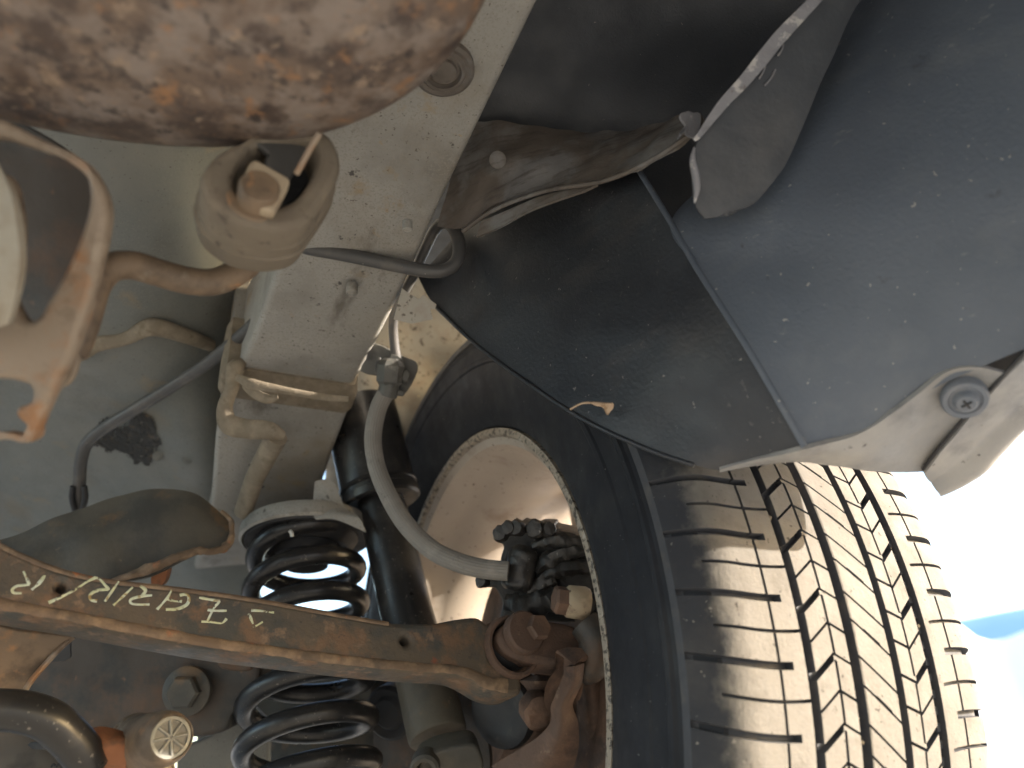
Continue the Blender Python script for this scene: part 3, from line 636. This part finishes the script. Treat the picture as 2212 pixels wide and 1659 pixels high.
strokes = [[(152, 385), (170, 425), (190, 470)], [(192, 470), (150, 476), (110, 480), (80, 503), (92, 525), (140, 527)], [(290, 412), (250, 465), (205, 505)],
    [(315, 588), (410, 545), (500, 495), (560, 455), (620, 425)], [(620, 425), (650, 440), (690, 485), (708, 505)], [(700, 503), (650, 505), (605, 520), (580, 547), (592, 572), (628, 577)], [(770, 450), (735, 500), (680, 580)],
    [(860, 488), (800, 545), (735, 605)], [(908, 480), (942, 505), (928, 535), (905, 552)], [(985, 540), (930, 545), (880, 555), (845, 570), (850, 592), (890, 600), (968, 600)],
    [(1112, 505), (1085, 555), (1018, 632)], [(1080, 565), (1130, 578), (1178, 580)], [(1165, 540), (1205, 535), (1224, 560), (1210, 600), (1150, 628), (1075, 632)],
    [(1290, 555), (1350, 566), (1425, 578)], [(1425, 578), (1385, 625), (1345, 705)], [(1345, 635), (1400, 640), (1468, 640)], [(1305, 710), (1370, 714), (1435, 720), (1468, 692)],
    [(1610, 660), (1625, 690), (1640, 725)], [(1640, 748), (1670, 732), (1702, 712)], [(1628, 637), (1700, 642), (1775, 652)]]
for s in strokes:
    pts = [LP(x / 3, 1106 + y / 3, .0002) for (x, y) in s]
    rr = random.uniform(.00075, .00095)
    tube('painted_stroke', pts, [rr * random.uniform(.6, 1.15) for _ in range(5)], 'yellow', link, 10, 24, flat=(ln, .35))

# ------------------------------------------------------------------ knuckle and clevis
kn = thing('knuckle', 'red brown rusty cast knuckle bolted to the end of the link', 'knuckle', tuple(W(1200, 1600, .57)))
pk = LP(1160, 1390, .012)
plate('clevis', [(1074, 1368), (1090, 1347), (1120, 1338), (1160, 1338), (1210, 1342), (1248, 1356), (1262, 1390), (1256, 1436), (1220, 1440), (1165, 1432), (1120, 1424), (1090, 1408), (1076, 1388)], pk, ln + Vector((-.15, 0, 0)), .03, 'redrust', kn, .005)
pb = LP(1112, 1378, .0135)
lathe('collar', pb, ln, [(-.004, .0155), (.002, .0155), (.0036, .0140), (.004, 0)], 'redrust', kn, 32)
bolt(kn, LP(1134, 1372, .017), ln, .0095, .006, None, 'redrust')
sheet('arm', [[(1220, 1440, .548), (1212, 1470, .552), (1192, 1520, .556), (1188, 1560, .56), (1150, 1600, .565), (1060, 1655, .575)],
              [(1240, 1440, .54), (1238, 1475, .545), (1215, 1525, .548), (1212, 1570, .552), (1190, 1630, .556), (1130, 1700, .56)],
              [(1262, 1432, .55), (1256, 1475, .555), (1238, 1520, .56), (1248, 1560, .562), (1248, 1620, .565), (1225, 1700, .57)]], 'redrust', kn, 40, 14, .02, .002, 60)
sheet('web', [[(1120, 1470, .60), (1110, 1540, .60), (1090, 1620, .60), (1040, 1700, .60)], [(1160, 1470, .592), (1160, 1540, .592), (1150, 1620, .59), (1120, 1700, .59)], [(1215, 1470, .60), (1205, 1540, .60), (1200, 1620, .60), (1180, 1700, .60)]], 'redrust', kn, 30, 12, .02, .003, 60)
p = W(1164, 1537, .583); lathe('boss', p, CF + X * .3, [(-.01, .013), (.004, .013), (.006, .010), (.005, 0)], 'redrust', kn, 28, wob=.1)
sheet('shell', [[(1240, 1330, .60), (1238, 1430, .60), (1245, 1540, .60), (1240, 1700, .60)], [(1290, 1330, .58), (1280, 1440, .58), (1285, 1550, .58), (1280, 1700, .58)], [(1345, 1330, .62), (1335, 1450, .61), (1345, 1560, .6), (1345, 1700, .6)]], 'redrust', kn, 30, 14, .01, .003, 40)
tube('ridge', [(1262, 1345, .57), (1285, 1375, .565), (1288, 1410, .563), (1275, 1440, .565), (1255, 1450, .572)], [.012, .013, .013, .012, .009], 'armplate', kn, 14, 40)
ob = W(1082, 1535, .605)
lathe('rubber_bushing', ob, (CF + X * -1.2), [(-.02, .03), (-.004, .030), (.002, .028), (.004, .022), (.002, .016), (.003, 0)], 'blackrub', kn, 40)

cal = thing('brake_caliper', 'grimy oily black brake caliper inside the rim at the end of the hose', 'brake caliper', tuple(W(1150, 1300, .61)))
plate('housing', [(1071, 1157), (1076, 1144), (1088, 1141), (1095, 1133), (1109, 1140), (1117, 1133), (1132, 1138), (1140, 1145), (1159, 1136), (1188, 1137), (1197, 1146), (1258, 1159), (1290, 1190), (1310, 1260), (1310, 1330), (1250, 1345), (1136, 1345), (1080, 1345), (1084, 1306), (1075, 1283), (1067, 1272),
     (1046, 1271), (1030, 1265), (1028, 1255), (1060, 1252), (1080, 1248), (1079, 1211), (1086, 1186), (1082, 1176), (1072, 1173)], W(1150, 1230, .62), CF + X * -.25, .045, 'grime', cal, .004, sub=3)
c0, c1 = W(1131, 1195, .607), W(1117, 1262, .602)
tube('piston_boss', [c0 + (c0 - c1) * .25, c0, c0.lerp(c1, .5), c1, c1 + (c1 - c0) * .2], [.006, .0118, .0122, .0125, .009], 'grime', cal, 24, 24, wob=.15)
for (px, py, r) in ((1084, 1158, .0062), (1102, 1146, .0058), (1122, 1146, .0062), (1160, 1148, .0075), (1182, 1148, .006), (1046, 1261, .005)):
    p = W(px, py, .60); lathe('bleed_boss', p - CF * .006, CF + X * random.uniform(-.4, .2) + Z * .3, [(0, r), (.008, r), (.011, r * .8), (.0115, 0)], 'grime', cal, 16, wob=.2)
for (pts, r) in (([(1150, 1180, .602), (1200, 1165, .60), (1262, 1172, .60)], .006), ([(1160, 1235, .602), (1190, 1205, .60), (1270, 1185, .60)], .0065), ([(1168, 1250, .602), (1210, 1228, .60), (1285, 1222, .60)], .007), ([(1120, 1285, .60), (1170, 1262, .60), (1200, 1250, .60)], .0055), ([(1090, 1300, .602), (1140, 1305, .60), (1210, 1290, .60)], .011)):
    tube('rib', pts, [r * .5, r, r * .8], 'grime', cal, 8, 24, wob=.5)
gp = thing('guide_pin', 'tan caliper guide pin with rusty head and black bellows by the rim edge', 'guide pin', tuple(W(1240, 1300, .56)))
g0, g1 = W(1205, 1296, .572), W(1300, 1308, .578)
ga = (g1 - g0).normalized()
bolt(gp, g0 + ga * .006, -ga, .0105, .009, None, 'redrust')
lathe('sleeve', g0 + ga * .006, ga, [(0, 0), (0, .0100), (.002, .0118), (.014, .0122), (.017, .0112), (.018, .007), (.022, .0065)], 'tan', gp, 28)
lathe('bellows', g0 + ga * .023, ga, [(0, .006), (.001, .0085), (.003, .0085), (.004, .0065), (.005, .010), (.007, .010), (.008, .0075), (.009, .0112), (.011, .0112), (.0125, .008), (.02, .008)], 'blackrub', gp, 28)

# ------------------------------------------------------------------ brake hose, pipes
hs = thing('brake_hose', 'grey ribbed rubber brake hose curving from bracket down to the caliper', 'brake hose', tuple(W(835, 840, .66)))
tube('hose', [(838, 842, .655), (818, 880, .652), (806, 940, .645), (812, 1000, .635), (835, 1062, .622), (875, 1130, .608), (930, 1185, .598), (985, 1213, .592), (1040, 1228, .590), (1098, 1234, .588)], [.0070] * 6 + [.0072] * 4, 'hose', hs, 44, 110, ridges=1)
tube('ferrule', [(842, 818, .655), (839, 842, .655), (835, 856, .655)], [.0078, .0085, .0085], 'clip', hs, 24, 10)
hb = W(845, 800, .66); ha = (W(842, 800, .655) - W(838, 842, .655)).normalized()
lathe('end_fitting', W(842, 815, .655), ha, [(-.008, .0078), (-.004, .011), (.010, .0115), (.014, .009), (.016, .006)], 'clip', hs, 6, sharp=10)
hk = thing('hose_bracket', 'small grey steel bracket holding the brake hose end beside the rail', 'bracket', tuple(hb))
plate('bracket_plate', [(807, 741), (850, 760), (878, 773), (898, 782), (902, 800), (888, 830), (872, 853), (858, 850), (850, 815), (812, 812), (778, 802), (790, 775)], W(845, 800, .668), CF + Vector((-.1, 0, -.1)), .003, 'clip', hk, .0008, sub=2)
for o_ in ([(845, 764), (870, 775), (866, 792), (842, 786)], [(812, 778), (822, 772), (824, 800), (810, 806)], [(873, 800), (885, 806), (880, 825), (868, 820)], [(850, 840), (872, 846), (870, 856), (848, 851)]):
    plate('tab', o_, W(850, 790, .655), CF + Vector((.1, 0, .1)), .003, 'clip', hk, .0008, sub=2)
bp = thing('brake_pipe', 'dark rigid brake pipe crossing the rail and looping down to the hose bracket', 'brake pipe', tuple(W(800, 560, .58)))
tube('pipe', [(520, 512, .56), (600, 524, .563), (660, 535, .566), (750, 551, .570), (850, 572, .575), (930, 586, .578), (970, 580, .582), (990, 556, .586), (990, 520, .592), (975, 487, .598), (955, 482, .605), (937, 500, .612), (915, 545, .62), (890, 600, .63), (862, 652, .642), (850, 690, .65), (850, 725, .657), (856, 775, .662)],
     [.0052] * 9 + [.005, .0046, .0044, .0042, .004, .004, .004, .004, .0042], 'pipe', bp, 16, 200)
bq = thing('fuel_pipe', 'thin dark pipe running diagonally across the grey floor panel into a clip', 'pipe', tuple(W(330, 850, .74)))
tube('pipe', [(560, 690, .66), (510, 735, .68), (440, 790, .70), (360, 842, .715), (290, 885, .725), (225, 925, .735), (190, 955, .74), (176, 990, .745), (172, 1040, .755), (168, 1110, .765)], .0058, 'pipe', bq, 16, 120)
for dx in (-12, 12): tube('clip', [(170 + dx, 1050, .75), (170 + dx * 1.2, 1075, .752), (170 + dx * .7, 1100, .756)], .0028, 'blackrub', bq, 8, 16)

# ------------------------------------------------------------------ arms on the left
ua = thing('upper_arm', 'dark brown steel arm with a rusty torn edge above the painted link', 'control arm', tuple(W(250, 1150, .65)))
sheet('web', [[(-120, 1195, .63), (0, 1165, .635), (120, 1120, .645), (240, 1075, .655), (340, 1056, .66), (420, 1068, .662), (478, 1105, .662), (500, 1130, .66)],
              [(-120, 1260, .60), (0, 1240, .605), (120, 1190, .62), (240, 1150, .63), (340, 1130, .638), (420, 1125, .645), (470, 1140, .65), (502, 1150, .655)],
              [(-120, 1350, .59), (0, 1330, .59), (120, 1300, .60), (240, 1262, .61), (320, 1246, .62), (400, 1208, .63), (450, 1190, .64), (497, 1172, .65)]], 'arm', ua, 60, 24, .004, .003, 30)
tube('rusty_edge', [(225, 1262, .607), (290, 1240, .612), (340, 1222, .617), (380, 1205, .622), (430, 1190, .632), (455, 1192, .636), (485, 1183, .645), (500, 1160, .65), (499, 1125, .655), (478, 1104, .658)], [.002, .0034, .004, .0035, .0028, .0025, .0034, .0026, .002, .0012], 'linkedge', ua, 12, 120, wob=.6)
plate('tongue', [(325, 1250), (335, 1238), (360, 1228), (352, 1262), (330, 1275)], W(345, 1245, .63), CF, .01, 'orange', ua, .001)
sa_ = thing('subframe_arm', 'dark brown lower arm plate with a large hexagon bolt behind the painted link', 'control arm', tuple(W(350, 1500, .60)))
plate('arm_plate', [(-150, 1330), (60, 1345), (250, 1365), (430, 1395), (540, 1405), (565, 1450), (540, 1510), (503, 1545), (488, 1578), (440, 1592), (400, 1594), (340, 1602), (240, 1640), (150, 1640), (-150, 1640)], W(350, 1490, .64), CF + Vector((0, 0, .25)), .03, 'armplate', sa_, .004, sub=3)
pb = W(406, 1490, .633); bolt(sa_, pb + CF * .003, CF + Vector((0, 0, .25)), .0135, .010, .0195, 'arm')
plate('gusset', [(-60, 1352), (40, 1362), (100, 1368), (158, 1376), (135, 1395), (100, 1430), (70, 1465), (50, 1500), (-60, 1505)], W(40, 1430, .47), CF + X * .5, .004, 'rustrod', sa_, .0015, sub=3)
tube('gusset_edge', [(158, 1376, .485), (130, 1400, .48), (98, 1435, .475), (68, 1470, .468), (50, 1500, .463)], .0018, 'rustlight', sa_, 8, 30)
plate('dark_window', [(152, 1388), (152, 1420), (140, 1428), (96, 1432), (120, 1405)], W(130, 1410, .60), CF, .002, 'blackrub', sa_, .0005, sub=1)
plate('bump_pad', [(470, 1425), (520, 1430), (545, 1440), (535, 1452), (490, 1450), (472, 1442)], W(505, 1438, .615), CF, .012, 'armplate', sa_, .003)
ta = thing('trailing_arm', 'dark pressed steel arm partly hidden behind the lower coils of the spring', 'control arm', tuple(W(700, 1600, .80)))
sheet('pressing', [[(430, 1330, .90), (540, 1340, .89), (620, 1345, .88), (700, 1350, .86), (800, 1380, .83)], [(430, 1480, .84), (540, 1480, .83), (620, 1480, .82), (700, 1480, .81), (800, 1490, .80)], [(400, 1740, .78), (540, 1740, .77), (620, 1740, .76), (700, 1740, .75), (820, 1740, .74)]], 'arm', ta, 40, 30, .004, .012, 18)
sheet('cheek', [[(800, 1440, .735), (870, 1440, .73), (960, 1450, .70), (1060, 1460, .66)], [(800, 1560, .72), (870, 1560, .71), (960, 1560, .68), (1060, 1560, .65)], [(790, 1720, .70), (870, 1720, .69), (960, 1720, .66), (1060, 1720, .64)]], 'armplate', ta, 30, 24, .004, .01, 25)
p = W(840, 1540, .69); lathe('bushing', p, CF + X * -.6, [(-.02, .024), (0, .024), (.003, .021), (.001, .015), (.004, .012), (.004, 0)], 'blackrub', ta, 36)
plate('bright_tab', [(605, 1452), (640, 1462), (655, 1478), (612, 1500), (590, 1490)], W(620, 1478, .79), CF, .004, 'tray', ta, .001, sub=1)
tr = thing('splash_tray', 'grey brown moulded tray with slots in the bottom left corner', 'tray', tuple(W(80, 1640, .50)))
sheet('tray_panel', [[(-120, 1530, .50), (0, 1520, .505), (120, 1540, .51), (240, 1590, .52)], [(-120, 1620, .47), (0, 1610, .475), (120, 1615, .48), (240, 1650, .49)], [(-120, 1760, .44), (0, 1760, .445), (120, 1760, .45), (240, 1760, .46)]], 'tray', tr, 30, 16, .003, .002, 20)
plate('slot', [(58, 1609), (66, 1603), (118, 1603), (130, 1614), (126, 1622), (70, 1619)], W(95, 1611, .471), CF + Vector((0, 0, .4)), .002, 'blackrub', tr, .0005, sub=1)
for k in range(8):
    x = 112 + k * 11; tube('moulded_mark', [(x - 2, 1658, .466), (x + 3, 1651, .467), (x + 7, 1655, .467)], .0007, 'blackrub', tr, 6, 6)
gpn = single(plate('body_bracket', [(380, 1615), (430, 1600), (470, 1580), (500, 1535), (540, 1520), (580, 1560), (580, 1740), (380, 1740)], W(500, 1620, .70), CF + Vector((0, 0, .2)), .01, 'floor', None, .003, sub=1), 'flat grey green steel bracket behind the lower coils of the spring', 'bracket')

sbar = thing('stabilizer_bar', 'thick black stabilizer bar bending down in the bottom left corner', 'stabilizer bar', tuple(W(0, 1540, .41)))
tube('bar', [(-120, 1532, .40), (-40, 1533, .40), (40, 1536, .405), (105, 1556, .41), (148, 1592, .415), (180, 1628, .42), (200, 1650, .425)], [.0105] * 5 + [.0105, .009], 'black', sbar, 28, 70)
sheet('eye', [[(196, 1572, .43), (225, 1572, .432), (272, 1582, .436)], [(198, 1620, .420), (230, 1615, .421), (275, 1615, .425)], [(185, 1700, .43), (220, 1700, .432), (268, 1700, .436)]], 'orange', sbar, 16, 12, .006, .0015, 120)
slk = thing('stabilizer_link', 'brown ball joint with a grey eight spoked cap in the bottom left', 'ball joint', tuple(W(340, 1600, .44)))
j0, j1 = W(293, 1608, .455), W(374, 1592, .415)
ja = (j1 - j0).normalized(); jl = (j1 - j0).length
lathe('cup', j0, ja, [(-.004, .010), (-.002, .0155), (.003, .0172), (.006, .0165), (.0075, .0150), (.009, .0165), (.012, .0160), (.018, .0152), (jl * .6, .0152), (jl * .82, .0142), (jl * .95, .0120), (jl * .97, .0112), (jl * .93, .0108), (jl * .92, 0)], 'rustrod', slk, 44)
je = j0 + ja * (jl * .93)
cp = lathe('cap', je, ja, [(0, 0), (0, .0106), (.0012, .0106), (.0014, .0088), (.0004, .0086), (.0004, 0)], 'cap', slk, 40)
lathe('recess', je + ja * .0005, ja, [(0, 0), (0, .0086), (.0001, .0086), (.0002, 0)], 'clip', cp, 32)
for k in range(8):
    u = ja.orthogonal().normalized(); u = Matrix.Rotation(k * math.pi / 4 + .2, 3, ja) @ u
    tube('cap_spoke', [je + ja * .0010 + u * .0008, je + ja * .0010 + u * .005, je + ja * .0010 + u * .0090], .0009, 'cap', cp, 8, 4)
tube('stud', [(330, 1628, .435), (338, 1665, .437), (345, 1740, .44)], [.0085, .0095, .0095], 'tan', slk, 20, 12)

# ------------------------------------------------------------------ exhaust
muf = thing('muffler', 'large blurred rusty muffler can filling the top left corner', 'muffler', (-.1, .1, .55))
def superell(name, c, rx, ry, rz, e1, e2, mat, parent, nu=96, nv=48, rot=None):
    v = []; fs = []
    sp = lambda x, e: math.copysign(abs(x) ** e, x)
    for j in range(nv + 1):
        t = -math.pi / 2 + math.pi * j / nv
        for i in range(nu):
            a = 2 * math.pi * i / nu
            q = Vector((rx * sp(math.cos(t), e1) * sp(math.cos(a), e2), ry * sp(math.cos(t), e1) * sp(math.sin(a), e2), rz * sp(math.sin(t), e1)))
            if rot: q = rot @ q
            v.append(c + q)
    for j in range(nv):
        for i in range(nu): fs.append((j * nu + i, j * nu + (i + 1) % nu, (j + 1) * nu + (i + 1) % nu, (j + 1) * nu + i))
    return obj(name, v, fs, mat, parent, sharp=80)
superell('can', Vector((-.066, .203, .597)), .169, .130, .0775, .543, .93, 'muffler', muf, rot=Matrix.Rotation(-.152, 3, 'Z'))

hb_ = thing('exhaust_bracket', 'light rust stamped exhaust bracket with a large opening at the left edge', 'bracket', tuple(W(40, 800, .31)))
bn = CF + X * .1
pB = W(100, 600, .315)
plate('stamping', [(-160, 240), (-60, 245), (0, 255), (60, 285), (120, 315), (170, 345), (205, 378), (226, 425), (229, 470), (217, 540), (200, 620), (175, 700), (150, 770), (120, 830), (100, 870), (70, 935), (50, 958), (0, 948), (-160, 930)],
      pB, bn, .010, 'rustlight', hb_, .0028, sub=4, holes=[[(-40, 300), (0, 295), (50, 310), (110, 330), (150, 345), (180, 372), (190, 410), (188, 450), (170, 510), (135, 590), (100, 650), (80, 686), (55, 692), (38, 676), (22, 640), (28, 570), (38, 500), (30, 430), (14, 380), (-40, 350)],
      [(-60, 830), (0, 818), (40, 824), (64, 836), (66, 862), (52, 874), (36, 880), (32, 898), (54, 922), (50, 940), (20, 934), (-60, 925)]])
sheet('back_plate', [[(-160, 200, .36), (0, 250, .36), (100, 300, .36), (195, 360, .365)], [(-160, 480, .37), (0, 480, .37), (110, 480, .37), (195, 480, .372)], [(-160, 700, .39), (0, 700, .385), (60, 700, .38), (115, 700, .375)]], 'armplate', hb_, 20, 16, .003, .003, 20)
sheet('strap', [[(-160, 290, .30), (-70, 300, .297), (-10, 340, .296)], [(-160, 430, .296), (-50, 425, .292), (26, 425, .291)], [(-160, 540, .294), (-40, 540, .290), (41, 535, .289)], [(-160, 640, .294), (-40, 630, .290), (36, 625, .290)], [(-160, 730, .296), (-50, 720, .293), (18, 700, .293)]], 'cream', hb_, 24, 24, .004, .001, 30)
tube('welded_stub', [(208, 600, .345), (190, 660, .342), (172, 715, .34), (152, 762, .338)], [.0066, .007, .0072, .0072], 'rustrod', hb_, 20, 20)
plate('foot_tab', [(135, 700), (160, 690), (172, 720), (165, 790), (150, 825), (128, 835), (120, 800)], W(145, 770, .335), bn, .004, 'rustlight', hb_, .001, sub=3)

rod = single(tube('hanger_rod', [(150, 765, .342), (175, 705, .345), (196, 640, .35), (216, 600, .355), (245, 576, .36), (290, 574, .367), (345, 590, .375), (400, 605, .382), (450, 610, .388), (490, 600, .392), (530, 575, .395), (560, 540, .40)], .0068, 'rustrod', None, 22, 120),
             'brown rusty exhaust hanger rod curving from the bracket to the rubber isolator', 'hanger rod')
iso = thing('rubber_isolator', 'dusty brown rubber exhaust hanger block below the muffler', 'exhaust hanger', tuple(W(580, 480, .37)))
iv = W(562, 497, .385) - W(588, 392, .350)
fo = [(434, 385), (443, 361), (471, 329), (515, 307), (602, 275), (689, 278), (724, 307), (737, 350), (729, 385), (689, 449), (657, 484), (602, 495), (558, 490), (515, 479), (471, 451), (445, 423)]
ho = [(506, 385), (519, 350), (545, 316), (600, 300), (668, 300), (687, 335), (674, 377), (646, 420), (613, 440), (580, 444), (537, 433), (513, 412)]
pI = W(588, 392, .350)
plate('rubber_block', fo, pI, -iv, iv.length, 'isolator', iso, .0035, sub=4, holes=[ho])
for (t, sc_) in ((.40, 1.0), (.62, 1.0)):
    sh = lambda k: [(588 - 26 * t + (x - 588) * k, 392 + 105 * t + (y - 392) * k) for (x, y) in fo]
    plate('waist_band', sh(1.0), pI + iv * t, -iv, .0045, 'isolator', iso, .0015, sub=4, holes=[sh(.85)])
plate('core', [(505, 385), (519, 350), (545, 310), (690, 300), (690, 335), (646, 425), (580, 450), (510, 420)], pI + iv * .55, -iv, .01, 'blackrub', iso, .001, sub=2)
plate('tongue', [(545, 300), (560, 270), (660, 262), (688, 288), (650, 345), (630, 385), (600, 400), (575, 350), (580, 330)], W(610, 335, .362), (-iv).normalized() + X * .25, .004, 'dark', iso, .001, sub=3)
tube('tongue_edge', [(690, 288, .342), (668, 325, .343), (648, 362, .344), (640, 375, .345)], .0015, 'rustlight', iso, 8, 12)
plate('square_nut', [(536, 358), (545, 347), (560, 347), (612, 376), (626, 388), (622, 405), (600, 446), (588, 456), (550, 440), (518, 408)], W(570, 398, .3385), -iv, .007, 'tan', iso, .0015, sub=3)
an_ = (-iv).normalized()
lathe('bolt_end', W(560, 408, .3355), an_, [(-.012, .0086), (.001, .0086), (.0026, .0076), (.003, 0)], 'rustrod', iso, 28, wob=.04)
plate('washer_plate', [(488, 420), (500, 408), (520, 430), (560, 450), (595, 445), (585, 465), (565, 478), (530, 470), (500, 450)], W(540, 448, .340), -iv, .005, 'rustrod', iso, .001, sub=3)
